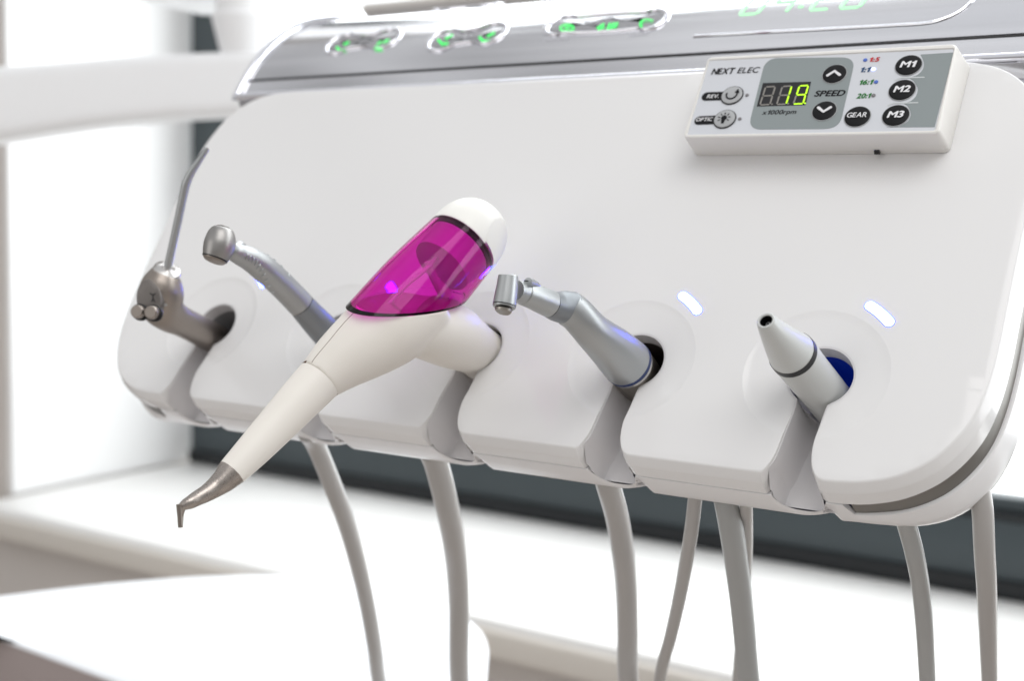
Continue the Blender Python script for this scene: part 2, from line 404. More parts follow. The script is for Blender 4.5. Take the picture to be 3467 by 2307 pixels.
def notch(u0):
    l = resample([(-17.6,-38.5),(-16.8,-37.9),(-16.1,-36.8),(-15.4,-35.1),(-14.4,-32.4),(-13.7,-28),(-13.0,-22),(-12.3,-17),(-11.8,-12.6),(-11.9,-9.1)], 1.2)
    a0 = math.atan2(-9.1-HC[1], -11.9-HC[0]); a1 = math.atan2(-10.6-HC[1], .6-HC[0])
    n = 44; arc = []
    a0 = a0 % (2*math.pi); a1 = a1 % (2*math.pi)   # clockwise from a0 over the top to a1
    tot = (a0 - a1) % (2*math.pi)
    for i in range(1, n): g = a0 - tot*i/n; arc.append((HC[0]+HR*math.cos(g), HC[1]+HR*math.sin(g)))
    r = resample([(.6,-10.6),(.1,-14.5),(-.4,-18.9),(-1.0,-24.5),(-.9,-29),(-.3,-32.6),(.5,-35.0),(1.4,-36.8),(2.8,-38.0),(5.0,-38.5)], 1.2)
    return [(x+u0, y) for x, y in l], [(x+u0, y) for x, y in arc], [(x+u0, y) for x, y in r]
poly, kind = [], []                                # kind 1 = outer edge, 0 = notch edge
nts = [notch(u) for u in SL]
lft = resample(left, 2.5); rgt = resample(right, 2.5)
for p in lft[:]: poly.append(p); kind.append(1)
for i, (l, a, r) in enumerate(nts):
    x0 = poly[-1][0]; x1 = l[0][0]; n = max(2, int((x1-x0)/4))
    for j in range(1, n): poly.append((x0+(x1-x0)*j/n, -38.5)); kind.append(1)
    m_ = l + a + r
    for j, p in enumerate(m_):
        poly.append(p); e_ = min(j, len(m_)-1-j); q_ = max(0, min(1, (p[1]+35.0)/-3.5)); kind.append(q_*q_*(3-2*q_))
x0 = poly[-1][0]
n = 2
for p in rgt: poly.append(p); kind.append(1)
x0 = poly[-1][0]; x1 = poly[0][0]
n = int((x0-x1)/5)
for j in range(1, n):
    t = j/n; poly.append((x0+(x1-x0)*t, 144.6+(146.3-144.6)*t)); kind.append(1)
def normals(pl):
    out = []; n = len(pl)
    for i in range(n):
        a, p, b = V(pl[i-1]), V(pl[i]), V(pl[(i+1) % n]); d1 = (p-a).normalized(); d2 = (b-p).normalized()
        n1 = V((d1.y, -d1.x)); n2 = V((d2.y, -d2.x)); m_ = (n1+n2)
        if m_.length < 1e-6: m_ = n1
        m_.normalize(); out.append(m_ / max(.55, m_.dot(n1)))
    return out
NRM = normals(poly)
def dish(u, v):                                    # shallow dished ring around every hole
    for c in SL:
        r = math.hypot(u-(c-6.6), v-1.2)
        if r < 26.4:
            return -1.35*min(1, (26.4-r)/14) - .17*min(1, (26.4-r)/.5)
    return 0
def inpoly(x, y, pl):
    c = False; n = len(pl); j = n-1
    for i in range(n):
        (xi, yi), (xj, yj) = pl[i], pl[j]
        if (yi > y) != (yj > y) and x < (xj-xi)*(y-yi)/(yj-yi)+xi: c = not c
        j = i
    return c
seed = []
for c in SL:
    for r in (26.6, 26.4, 25.8, 23, 19.5, 16, 13.6, 12.4):
        nn = 84 if r > 25 else 60
        for j in range(nn): g = 2*math.pi*j/nn; seed.append((c-6.6+r*math.cos(g), 1.2+r*math.sin(g)))
gx = -370
while gx < 55:
    gy = -36
    while gy < 146:
        if not any(math.hypot(gx-(c-6.6), gy-1.2) < 28.5 for c in SL): seed.append((gx, gy))
        gy += 6
    gx += 6
segs = [(V(poly[i-1]), V(poly[i])) for i in range(len(poly))]
def dist2(p):
    p = V(p); best = 1e9
    for a, b in segs:
        if abs(a.x-p.x) > 8: continue
        ab = b-a; t = max(0, min(1, (p-a).dot(ab)/ab.length_squared)); best = min(best, (a+ab*t-p).length)
    return best
seed = [p for p in seed if inpoly(*p, poly) and dist2(p) > .55]
npl = len(poly)
ver, edg, fac = delaunay_2d_cdt([V(p) for p in poly] + [V(p) for p in seed], [], [list(range(npl))], 1, 1e-5)[:3]
PROF = [(0,0),(.35,-.10),(.75,-.40),(1.05,-.8),(2.5,-4.1),(2.85,-4.7),(3.05,-5.5),(3.7,-12.3)]
PRON = [(0,0),(.18,-.05),(.34,-.2),(.42,-.5),(.45,-1.6),(.45,-3),(.45,-5.5),(.45,-12.3)]
fv = [L(p.x, p.y, dish(p.x, p.y)) for p in ver]; ff = [tuple(f) for f in fac]
rings = []
for (o1, w1), (o0, w0) in zip(PROF, PRON):
    ring = []
    for p, nn, t in zip(poly, NRM, kind):
        w_ = w1*t + w0*(1-t)
        if t < 1 or abs(p[1]+38.5) < .02 and -330 < p[0] < 7: ox, oy = nn.x*o0*(1-t), nn.y*o0*(1-t) - o1*t
        else: ox, oy = nn.x*o1, nn.y*o1
        ring.append(L(p[0]+ox, p[1]+oy, w_+dish(*p)*(1 if w_ > -3 else .0)))
    rings.append(ring)
panel = build('front_panel', join((fv, ff), loft(rings, False, False)), 'white_gloss', unit, sharp=28)
# rear housing: the same outline without the notches
outer = lft + [(-316+j*.75, -38.5) for j in range(1, 432)] + rgt + [(16-(16+323.6)*j/60, 144.6+1.7*j/60) for j in range(1, 60)]
ON = normals(outer)
def endf(p):                                       # 0 along the bottom middle, 1 round the two ends
    u, v = p
    if v > 100: return 1
    return 1 if (u > 9.5 or u < -327) else 0
def cutw(p):                                       # how far the lower shell is cut back under a holder
    if p[1] > -38.4: return 0
    for u0 in SL:
        x = (p[0]-(u0-6.4))/9.6
        if abs(x) < 1: return 10.6*(1-abs(x)**3)**.7
    return 0
def scallop(p):                                    # rounded end of each bay, just right of its slot
    if p[1] > -38.4: return 0
    for u0 in SL:
        x = p[0]-u0
        if -9 < x <= 2.2: t = (x+9)/11.2; return 2.6*t*t
        if 2.2 < x < 7: t = (7-x)/4.8; return 2.6*t*t*(3-2*t)
    return 0
HP = [(2.2,-12.75),(3.6,-12.7),(3.95,-12.9),(4.3,-18),(4.5,-24),(4.2,-27),(3.2,-29),(1.0,-30),(-6,-32),(-14,-44)]
HE = [(3.4,-21.2),(5.2,-20.9),(5.8,-21.1),(7.2,-25),(8.2,-30),(8.2,-34),(7.0,-39),(3.8,-43),(-4,-47),(-14,-55)]
rr = []
for ri, ((o0, w00), (o1, w1)) in enumerate(zip(HP, HE)):
    ring = []
    for p, nn in zip(outer, ON):
        t = endf(p); k_ = 1
        if p[0] > 9.5 and p[1] < 0: k_ = min(1, (p[0]-9.5)/38); k_ = k_*k_*(3-2*k_)
        if p[0] < -327 and p[1] < 0: k_ = min(1, (-327-p[0])/26); k_ = k_*k_*(3-2*k_)
        oo = o0*(1-t) + (o0+(o1-o0)*k_)*t if t else o0
        if t: oo = o0 + (o1-o0)*k_
        w0 = min(w00, w00*.25 - 12.7*.75 - cutw(p)) if cutw(p) and w00 > -26 else w00
        if cutw(p) and ri < 5: oo = max(oo, 3.9)
        if ri > 2: oo -= scallop(p)*min(1, (ri-2)/2)
        ring.append(L(p[0]+nn.x*oo, p[1]+nn.y*oo, w0*(1-t)+(w1 if k_ >= 1 else (w1*k_+(w0-8.2*(1, 1, 1, .5)[min(ri, 3)]*(ri < 4))*(1-k_)))*t))
    rr.append(ring)
build('rear_housing', loft(rr, False, True), 'white_shell', unit, sharp=40)
build('inner_core', loft([[L(u, v, w) for u, v in ((-352,132),(40,132),(40,158),(-358,158))] for w in (-12.5, -60)]), 'dark_core', unit, smooth=False)
def stripe(sel):
    idx = [i for i, p in enumerate(outer) if sel(p)]
    P_, N2 = [outer[i] for i in idx], [ON[i] for i in idx]; vs, fs = [], []
    prof = [(2.6,-12.25),(2.9,-12.5),(3.1,-13.6),(4.1,-19.6),(4.3,-21.8)]
    for p, nn in zip(P_, N2):
        k_ = min(1, max(.35, (p[0]-9.5)/28)) if p[1] < 0 and p[0] > 0 else 1
        for o_, w_ in prof: vs.append(L(p[0]+nn.x*(2.6+(o_-2.6)*k_), p[1]+nn.y*(2.6+(o_-2.6)*k_), w_))
    m_ = len(prof)
    for i in range(len(P_)-1):
        for j in range(m_-1): fs.append((i*m_+j, i*m_+j+1, (i+1)*m_+j+1, (i+1)*m_+j))
    return vs, fs
build('trim_stripe', stripe(lambda p: p[0] > 9 and p[1] < 143), 'stripe_metal', unit)
build('trim_stripe', stripe(lambda p: p[0] < -326 and p[1] < 143), 'stripe_metal', unit)

# the five holders: keyhole liner, scooped back, dark cup behind the hole
def strip(rows):
    n = len(rows[0]); vs = [p for r in rows for p in r]; fs = []
    for i in range(len(rows)-1):
        for j in range(n-1): fs.append((i*n+j, i*n+j+1, (i+1)*n+j+1, (i+1)*n+j))
    return vs, fs
for k_, (u0, (l, a, r)) in enumerate(zip(SL, nts)):
    lk, rk = [p for p in l if p[1] > -36], [p for p in r if p[1] > -36]; lx, rx = lk[0][0]-.5, rk[-1][0]+.3
    path = [(lx-.3, -42.3)] + lk + a + rk + [(rx+2.6, -42.3)]
    n = len(path); nm = []
    for i in range(n):
        p, q = V(path[max(i-1, 0)]), V(path[min(i+1, n-1)]); d = (q-p).normalized(); nm.append(V((d.y, -d.x)))
    rows = []
    for o_, w_ in ((0,-1.3),(.75,-1.5),(.8,-2),(.9,-8),(.95,-12.2),(.95,-12.7),(1.1,-15),(1.6,-20),(2.6,-23.2),(3.4,-24)):
        row = []
        for q_, (p, m_) in enumerate(zip(path, nm)):
            ia = 1+len(lk) <= q_ < 1+len(lk)+len(a)
            o2, w2 = (min(o_, .9), max(w_, -8)) if ia else (o_, w_)
            y2 = p[1]
            if p[1] < -37: y2 = -36.6 if w_ > -7 else (-41.7 if w_ > -12.5 else -42.3); m_ = V((1 if q_ == 0 else -1, 0))
            row.append(L(p[0]+m_.x*o2, y2+m_.y*o2, w2))
        rows.append(row)
    # scooped back wall between the two flanks, below the hole
    def edge(pts, v):
        for (x0_, y0_), (x1_, y1_) in zip(pts, pts[1:]):
            if (y0_-v)*(y1_-v) <= 0 and y0_ != y1_: return x0_+(x1_-x0_)*(v-y0_)/(y1_-y0_)
        return pts[0][0] if abs(pts[0][1]-v) < abs(pts[-1][1]-v) else pts[-1][0]
    bl = [(l[0][0]-1.6, -42.2)] + l; br = r + [(r[-1][0]+2, -42.2)]
    back = []
    for v, w_ in ((5,-24),(-4,-24),(-9.6,-24),(-14,-24),(-20,-23.8),(-26,-23.4),(-31,-23.2),(-34.5,-23),(-37.5,-22.9),(-39.8,-22.9),(-41.9,-23.0)):
        xa, xb = edge(bl, v)-.4, (edge(br, v)+.4 if v < -9 else -6.)
        back.append([L(xa+(xb-xa)*t/10, v, w_ + (0.8*(abs(t-5)/5)**3 if v > -36 else 0)) for t in range(11)])
    h = build('holder', join(strip(rows), strip(back)), 'holder_plastic', unit, sharp=50)
    cup, fc = [], []
    prof = [(HR-1.0,-7.5),(HR-1.05,-15),(HR-1.1,-24.2),(HR-1.2,-30),(HR-1.2,-52)]
    g0, g1 = math.radians(-50), math.radians(168)
    for rr_, w_ in prof[:3]: cup += [L(u0+HC[0]+rr_*math.cos(g0+(g1-g0)*g/39), HC[1]+rr_*math.sin(g0+(g1-g0)*g/39), w_) for g in range(40)]
    for i in range(2):
        for j in range(39): fc.append((i*40+j, i*40+j+1, (i+1)*40+j+1, (i+1)*40+j))
    nb = len(cup)
    for rr_, w_ in prof[2:]: cup += [L(u0+HC[0]+rr_*math.cos(g*math.pi/20), HC[1]+rr_*math.sin(g*math.pi/20), w_) for g in range(40)]
    for i in range(2):
        for j in range(40): fc.append((nb+i*40+j, nb+i*40+(j+1) % 40, nb+(i+1)*40+(j+1) % 40, nb+(i+1)*40+j))
    fc.append(tuple(range(nb+80, nb+120)))
    build('holder_cup', (cup, fc), 'cup_blue_lit' if k_ == 4 else ('cup_grey' if k_ < 2 else 'cup_dark'), h, label='cup inside the right-hand hole, coloured as if lit blue' if k_ == 4 else None)
    # curved status light above right of the hole
    c = (u0-9.6, 1.2); arc = [(c[0]+R_*math.cos(g), c[1]+R_*math.sin(g)) for g, R_ in ((math.radians(59.5-2.4*i), 34.0) for i in range(8))]
    def arcL(w_): return [L(x, y, w_) for x, y in arc]
    rim = build('indicator_light', pill(arcL(-.2), .00225, N_, .00028), 'led_rim', unit)
    build('light_window', pill(arcL(0), .00195, N_, .00018), 'led_core', rim)

# ---------------------------------------------------------------- silver console above the panel
PC = [(146,-13),(150,-8.2),(151.5,-7.4),(162.4,-7.2),(163.0,-8.6),(163.8,-8.6),(164.4,-7.2),(170,-7.4),(178,-8.3),(187,-10.0),(197,-12.8),(207,-16.6),(217,-21.4),(226,-27.2),(234,-34),(240.5,-41.5),(245.5,-50.5),(248.5,-62),(249.5,-80),(249.5,-130),(140,-130),(140,-13)]
def conw(v):
    for (v0, w0), (v1, w1) in zip(PC[6:18], PC[7:19]):
        if v0 <= v <= v1: return w0 + (w1-w0)*(v-v0)/(v1-v0)
    return -7.3
def con_end(v, w):                                 # the left end leans inwards as the console rolls back
    return -374.5 + max(0, v-150)*.02 + max(0, v-205)**2*.012
NU = 40
def conloop(i):
    if i <= NU: return [L(con_end(v, w) + (80-con_end(v, w))*(i/NU), v, w) for v, w in PC]
con = build('console', loft([conloop(i) for i in range(NU+1)]), 'silver_paint', unit, sharp=24)
def conpt(u, v, lift=0.):
    w = conw(v); d = .5; s = (conw(v+d)-conw(v-d))/(2*d); nn = V((0, -s, 1)).normalized()
    return L(u, v, w) + (RP @ nn)*lift*.001
def con_hit(fr, x, y):                             # where a sight line meets the console's front
    w = -8.
    for _ in range(30): q = to_uv(at_w(fr, x, y, w)); w = .5*w + .5*conw(min(246, q.y))
    return q.x, q.y
build('end_trim', sweep([L(con_end(v, w)-1.2, v, w+.3) for v, w in PC[1:19] if not (162.8 < v < 164)], [.0028]*16, 14), 'chrome', unit)
build('lower_trim', sweep([L(-375.5+t*9.1, 151.2, -6.6) for t in range(51)], [.0021]*51, 14), 'chrome', unit)
build('console_seam', sweep([L(-374+t*9, 163.4, -7.9) for t in range(51)], [.0007]*51, 8), 'seam_dark', con)
def on_con(pts, lift=0): return [conpt(u, v, lift) for u, v in pts]
def con_pad(pts, rim_r, name, m):
    """closed rounded outline pts (u,v): sunken glossy pad with a chrome rim"""
    n = len(pts); cu0 = sum(p[0] for p in pts)/n; cv0 = sum(p[1] for p in pts)/n
    def ringl(sc_, h): return on_con([(cu0+(u-cu0)*sc_, cv0+(v-cv0)*(1-(1-sc_)*1.6)) for u, v in pts], h)
    o = build(name, loft([ringl(.93, .1), ringl(.60, .3), ringl(.06, .35)], False, True), m, unit)
    build('pad_rim', loft([ringl(1.03, -.2), ringl(1.02, .7), ringl(1.0, 1.25), ringl(.97, 1.4), ringl(.945, 1.15), ringl(.925, .4), ringl(.92, -.1)], False, False), 'chrome', o, sharp=70)
    return o
def bone(c1, c2, r, waist):
    pts = []; d = V((c2[0]-c1[0], c2[1]-c1[1])); ln = d.length; d.normalize(); nn = V((-d.y, d.x))
    def P(x, y): return (c1[0]+d.x*x+nn.x*y, c1[1]+d.y*x+nn.y*y)
    for i in range(15): g = math.radians(60+240*i/14); pts.append(P(r*math.cos(g), r*math.sin(g)))
    for t in (.3, .5, .7): pts.append(P(ln*t, -(waist+(r*.9-waist)*(abs(t-.5)/.5)**2)))
    for i in range(15): g = math.radians(240+240*i/14); pts.append(P(ln+r*math.cos(g), r*math.sin(g)))
    for t in (.7, .5, .3): pts.append(P(ln*t, waist+(r*.9-waist)*(abs(t-.5)/.5)**2))
    P3 = [V((p[0], p[1], 0)) for p in pts]; q, _ = smooth_path(P3+[P3[0]], [1]*(len(P3)+1), 110)
    return [(p.x, p.y) for p in q[:-1]]
def icon(par, fr, strokes, r, m='icon_green'):
    parts = []
    for st_ in strokes:
        w3 = [conpt(*con_hit(fr, x, y), .8) for x, y in st_]; parts.append(pill(w3, r, N_, .0002, 5))
    return build('icon', join(*parts), m, par)
for c1, c2, ic in ((((955,350)), (1310,310), [[[(925,385),(950,410),(985,405)],[(985,362),(1018,345)]], [[(1245,375),(1225,395),(1275,395)],[(1255,355),(1275,340)],[(1300,345),(1335,325)]]]),
                   ((1775,320), (2145,265), [[[(1735,325),(1765,358),(1808,355)],[(1795,318),(1845,290)]], [[(2065,305),(2090,335),(2145,335)],[(2130,295),(2180,270)]]])):
    a_, b_ = con_hit('L', *c1), con_hit('L', *c2)
    pad = con_pad(bone(a_, b_, 9.6, 6.2), .0015, 'button_pad', 'button_glass')
    for st_ in ic: icon(pad, 'L', st_, .00062)
    # second row, higher on the roll of the console
    con_pad(bone((a_[0]+40, 236), (b_[0]+40, 236), 7.0, 4.6), .0015, 'button_pad', 'button_glass')
a_, b_ = con_hit('M', 205, 118), con_hit('M', 625, 92)
pd = bone(a_, b_, 8.6, 8.5); pad = con_pad(pd, .0015, 'button_pad', 'button_glass')
def ringpx(cx_, cy_, rx, ry, a0=0, a1=360, n=16): return [(cx_+rx*math.cos(math.radians(a0+(a1-a0)*i/n)), cy_+ry*math.sin(math.radians(a0+(a1-a0)*i/n))) for i in range(n+1)]
icon(pad, 'M', [ringpx(235,135,31,16), [(222,132),(236,128)], [(232,143),(250,130)]], .0004)
icon(pad, 'M', [[(378,135),(395,124),(405,118)],[(385,142),(405,132)],[(425,140),(435,116)],[(440,136),(452,114)],[(455,132),(468,112)]], .0006)
icon(pad, 'M', [[(585+30*math.cos(math.radians(g))+24, 118+20*math.sin(math.radians(g))), (585+36*math.cos(math.radians(g))+24, 118+24*math.sin(math.radians(g)))] for g in range(150, 330, 20)], .0004)
def con_text(t, a, b, h):
    pa, pb = conpt(*con_hit('M', *a), .15), conpt(*con_hit('M', *b), .15)
    lettering(t, pa, pb, V_, N_, h, 'engraved', con, shear=.1)
con_text('ON/LOW', (120,194), (240,186), .0026); con_text('COLOR', (517,172), (606,162), .0026)
# display window line and the clock digits
dl = [con_hit('M', x, y) for x, y in ((822,168),(1100,152),(1500,131),(1750,117),(1890,108))]
dl += [(dl[-1][0]+7, dl[-1][1]+1.6), (dl[-1][0]+13, dl[-1][1]+5.5), (dl[-1][0]+17, dl[-1][1]+12), (dl[-1][0]+20, dl[-1][1]+22)]
dq, _ = smooth_path([V((u, v, 0)) for u, v in dl], [1]*len(dl), 70)
dl = [(p.x, min(246, p.y)) for p in dq]
build('display_outline', sweep(on_con(dl, 0), [.0007]*len(dl), 8), 'chrome', con)
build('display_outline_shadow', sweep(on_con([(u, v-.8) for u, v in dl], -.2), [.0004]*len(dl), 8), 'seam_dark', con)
def seg(*ps): return [con_hit('M', x, y) for x, y in ps]
digs = []
def con_digit(x0, y0, on):                         # slanted seven-segment figure, feet at (x0, y0) on the M frame
    u0, v0 = con_hit('M', x0, y0); hgt, wid, sl_ = 17., 8.5, .18
    def q(x, y): return (u0 + x*wid + y*hgt*sl_, v0 + y*hgt)
    S_ = dict(a=((.12,1),(.88,1)), b=((1,.93),(1,.57)), c=((1,.43),(1,.07)), d=((.12,0),(.88,0)), e=((0,.43),(0,.07)), f=((0,.93),(0,.57)), g=((.12,.5),(.88,.5)))
    out = []
    for s_ in on:
        (xa, ya), (xb, yb) = S_[s_]; out.append([q(xa+(xb-xa)*t/4, ya+(yb-ya)*t/4) for t in range(5)])
    return out
clock = con_digit(1033, 70, 'abcdef') + con_digit(1165, 62, 'fgbc') + con_digit(1360, 48, 'abged') + con_digit(1500, 40, 'abcdef')
u0, v0 = con_hit('M', 1320, 32); clock += [[(u0-.5, v0), (u0+.5, v0)], [(u0+1, v0+7), (u0+2, v0+7)]]
build('clock_figures', join(*[pill(on_con(s_, .1), .00085, N_, .0002, 4) for s_ in clock]), 'digit_green', con)

mat('tray_shade_grey', (.55, .52, .49), .5)  # white rim tinted grey for the shade on its underside
build('tray_rim', loft([[L(u, v, w) for v, w in ((252.5,-62),(252.5,-47),(254,-45.5),(257,-46),(258,-48),(258,-62))] for u in (-356,-353,80)]), 'tray_shade_grey', unit)

# ================================================================== control box on the panel
WB = 16.0
def K2(x, y, w): return V(uvK(x, y, w))
fc = [K2(85,718,WB), K2(1790,690,WB), K2(1915,90,WB), K2(255,180,WB)]         # front face corners, counter-clockwise
bc = [K2(158,836,.5), K2(1862,818,.5), K2(2003,226,.5)]; bc.append(V((bc[0].x + (fc[3].x-fc[0].x), bc[2].y)))
box = empty('control_box', 'white control box with black round buttons and a lit green 19 display', 'control panel', L(*(sum(bc, V((0,0)))/4), 0), rot=RP)
def lerp2(a, b, t): return [p+(q-p)*t for p, q in zip(a, b)]
def shrink(c, d):
    m_ = sum(c, V((0,0)))/4; out = []
    for p in c: out.append(V((p.x + (d if p.x < m_.x else -d), p.y + (d if p.y < m_.y else -d))))
    return out
def lq(c, r, w): return [L(p.x, p.y, w) for p in rquad(c, r)]
mid = lerp2(bc, fc, .12)
ins = [K2(115,697,WB), K2(1765,668,WB), K2(1893,121,WB), K2(262,200,WB)]
build('housing', loft([lq(shrink(bc, .8), 2.2, .02), lq(bc, 2.6, .3), lq(lerp2(bc, fc, .10), 2.6, 1.9), lq(shrink(lerp2(bc, fc, .11), .12), 2.6, 2.0), lq(shrink(lerp2(bc, fc, .125), .12), 2.6, 2.15), lq(lerp2(bc, fc, .14), 2.6, 2.3), lq(lerp2(bc, fc, .93), 2.6, WB-1.1), lq(shrink(fc, .18), 2.4, WB-.35), lq(shrink(fc, .6), 2.0, WB),
      lq(shrink(ins, -.25), 1.0, WB), lq(ins, .8, WB-.25), lq(shrink(ins, .1), .8, WB-.6)]), 'box_white', box, sharp=30)
WL = WB-.45
def LK(x, y, dw=0.): u, v = uvK(x, y, WL+dw); return L(u, v, WL+dw)
def sheet(name, c, r, m, z0, par=box, z1=None):
    q = rquad(c, r, 8); return build(name, prism([L(p.x, p.y, WL+z0) for p in q], N_*.00008), m, par, smooth=False)
face = sheet('face_label', shrink(ins, .12), .8, 'label_white', -.1)
def KC(*ps): return [K2(x, y, WL) for x, y in ps]
gp = KC((521,665),(1128,660),(1238,184),(640,190))
sheet('grey_field', gp, 6.0, 'label_grey', .02, face)
# right grey field with its waved left border
def KL(x, y, z): u, v = uvK(x, y, WL); return L(u, v, WL+z)
wave = [(1445,650),(1763,648),(1889,152),(1668,166),(1690,215),(1685,262),(1650,300),(1600,322),(1625,345),(1650,390),(1640,440),(1605,475),(1560,490),(1585,512),(1605,560),(1585,610),(1530,645)]
wv, _ = smooth_path([V((x, y, 0)) for x, y in wave[3:]], [1]*(len(wave)-3), 90)
build('grey_field', prism([KL(x, y, .02) for x, y in wave[:3]] + [KL(p.x, p.y, .02) for p in wv], N_*.00008), 'label_grey', face, smooth=False)
for pth in (((1455,505),(1490,490),(1540,489),(1650,487)), ((1500,338),(1535,323),(1585,320),(1692,318))):
    build('print_line', pill([KL(x, y, .12) for x, y in pth], .00026, N_, .00006), 'label_line', face)
kx = (KL(800,400,0)-KL(700,403,0)).length/100     # metres per photograph-frame pixel along the face
def circ(name, x, y, r, m, h, par, z=.1, dome=0, seg=40):
    return build(name, disc(KL(x, y, z), U_*r*kx, V_*r*kx, N_*h, seg, dome), m, par)
def ktext(t, x0, y0, x1, y1, hpx, m, par, shear=.18, bold=0., z=.12):
    return lettering(t, KL(x0, y0, z), KL(x1, y1, z), V_, N_, hpx*kx*1.12, m, par, shear, bold)
def key(x, y, r, m='key_black'):
    o = circ('button', x, y, r, m, .0007, box, .05, .12)
    ring = [KL(x, y, .2) + (U_*math.cos(g*math.pi/24)+V_*math.sin(g*math.pi/24))*(r+2.5)*kx for g in range(51)]
    build('button_bezel', sweep(ring, [.00017 if m == 'key_black' else .00030]*51, 8, caps=False), 'key_silver' if m == 'key_black' else 'black', o)
    return o
KR = 78
for t, x, y in (('M1',1590,240),('M2',1547,405),('M3',1505,575)):
    o = key(x, y, KR); ktext(t, x-56, y+21, x+50, y+17, 42, 'print_white', o, .16, .05, z=.95)
o = key(1250, 582, 77); ktext('GEAR', 1181, 595, 1310, 591, 33, 'print_white', o, .14, .02, z=.95)
for x, y, sgn in ((1098,298,1), (1030,543,-1)):
    o = key(x, y, 74)
    c = KL(x, y, .85); a = 38*kx; hgt = sgn*17*kx
    build('arrow', pill([c - U_*a - V_*hgt*1.05, c + V_*hgt*.9, c + U_*a - V_*hgt*1.05], 9.5*kx, N_, .0002, 8), 'print_white', o)
for t, x, y, xp in (('REV.',417,440,248), ('OPTIC',368,598,200)):
    build('key_tab', pill([KL(xp, y+5-(0 if t == 'REV.' else -2), .06), KL(x, y, .06)], 36*kx, N_, .00008, 12), 'key_black', face)
    o = key(x, y, 70, 'key_silver')
    if t == 'REV.':
        ktext(t, 247, 458, 325, 456, 27, 'print_white', face, .16, .02, z=.2)
        c = KL(x, y, .85); R_ = 36*kx
        arcp = [c + (U_*math.cos(math.radians(g)) + V_*math.sin(math.radians(g)))*R_ for g in range(-195, 25, 12)]
        arr = [c + U_*(R_-19*kx) + V_*16*kx, c + U_*(R_+14*kx) + V_*10*kx, c + U_*(R_+0*kx) + V_*46*kx]
        build('arrow', join(pill(arcp, 5*kx, N_, .0002, 4), prism([p - N_*.00001 for p in arr], N_*.0002)), 'print_black', o)
    else:
        ktext(t, 175, 613, 284, 609, 27, 'print_white', face, .16, .02, z=.2)
        c = KL(x-2, y-2, .85); parts = [disc(c, U_*20*kx, V_*20*kx, N_*.0002, 24), pill([c - V_*14*kx, c - V_*26*kx - U_*2*kx], 12*kx, N_, .0002, 4)]
        for i in (1, 2): parts.append(pill([c - V_*(28+i*7)*kx - U_*9*kx, c - V_*(28+i*7)*kx + U_*7*kx], 2.3*kx, N_, .0002, 3))
        for g in range(-30, 211, 40):
            d = U_*math.cos(math.radians(g)) + V_*math.sin(math.radians(g)); parts.append(pill([c + d*30*kx, c + d*42*kx], 2.6*kx, N_, .0002, 3))
        build('lamp_icon', join(*parts), 'print_black', o)
ktext('NEXT', 277, 299, 428, 293, 44, 'print_black', face, .2, .036); ktext('ELEC', 448, 291, 594, 286, 42, 'print_black', face, .2, .012)
ktext('SPEED', 962, 446, 1163, 441, 41, 'print_black', face, .2, .045)
ktext('x1000rpm', 612, 576, 838, 570, 41, 'print_black', face, .2, .022)
ktext('1:5', 1331, 214, 1394, 212, 30, 'print_red', face, .2, .045); ktext('1:1', 1272, 283, 1334, 281, 33, 'print_navy', face, .2, .045)
ktext('16:1', 1264, 367, 1352, 364, 33, 'print_green', face, .2, .045); ktext('20:1', 1243, 458, 1337, 455, 33, 'print_green', face, .2, .045)
for x, y, r, m in ((1302,203,13,'dot_blue'),(1356,265,15,'dot_lit'),(1374,349,13,'dot_blue'),(1357,439,13,'dot_grey'),(516,437,12,'dot_grey'),(468,595,12,'dot_grey')):
    circ('status_lamp', x, y, r, m, .0003, box, .08, .3, 20)
scr = build('display', prism([KL(x, y, .05) for x, y in ((580,513),(905,503),(942,347),(622,356))], N_*.00012), 'screen_black', box, smooth=False)
def kseg(a, b, m_, r=5.2): return pill([KL(*a, .22), KL(*b, .22)], r*kx, N_, .00006, 3)
DG = [((640,384),(704,380),(602,503),(668,500)), ((752,380),(814,377),(713,500),(776,497)), ((866,376),(924,373),(824,497),(888,494))]
def mixp(a, b, t): return (a[0]+(b[0]-a[0])*t, a[1]+(b[1]-a[1])*t)
lit, off = [], []
for i, (tl, tr, bl_, br_) in enumerate(DG):
    ml, mr_ = mixp(tl, bl_, .5), mixp(tr, br_, .5); g_ = .12
    S_ = dict(a=(tl, tr), b=(tr, mr_), c=(mr_, br_), d=(bl_, br_), e=(ml, bl_), f=(tl, ml), g=(ml, mr_))
    on = ['', 'bc', 'abcdfg'][i]
    for n_, (p, q) in S_.items(): (lit if n_ in on else off).append(kseg(mixp(p, q, g_), mixp(q, p, g_), 0))
    dot = disc(KL(br_[0]+14, br_[1]-2, .22), U_*6*kx, V_*6*kx, N_*.00006, 12); (lit if i == 2 else off).append(dot)
build('segments', join(*off), 'segment_off', scr, smooth=False); build('segments', join(*lit), 'segment_lit', scr, smooth=False, label='lit yellow green figures 19')
# little dark cable opening in the lower side
pcab = at_w('K', 1385, 812, 2.5); dn_ = (at_w('K', 1380, 830, 0.3)-at_w('K', 1360, 795, 4.0)).normalized()
build('cable_opening', sweep([pcab - U_*.0012, pcab + U_*.0008], [.0011, .0011], 16), 'black', box)

# ================================================================== the instruments
def zpath(rows): 
    P_ = [at_z(fr, x, y, Z) for fr, x, y, h, Z in rows]; return P_, [rad(fr, h, p) for (fr, x, y, h, Z), p in zip(rows, P_)]
def hole(k_, w=-10): return L(SL[k_]+HC[0], HC[1], w)
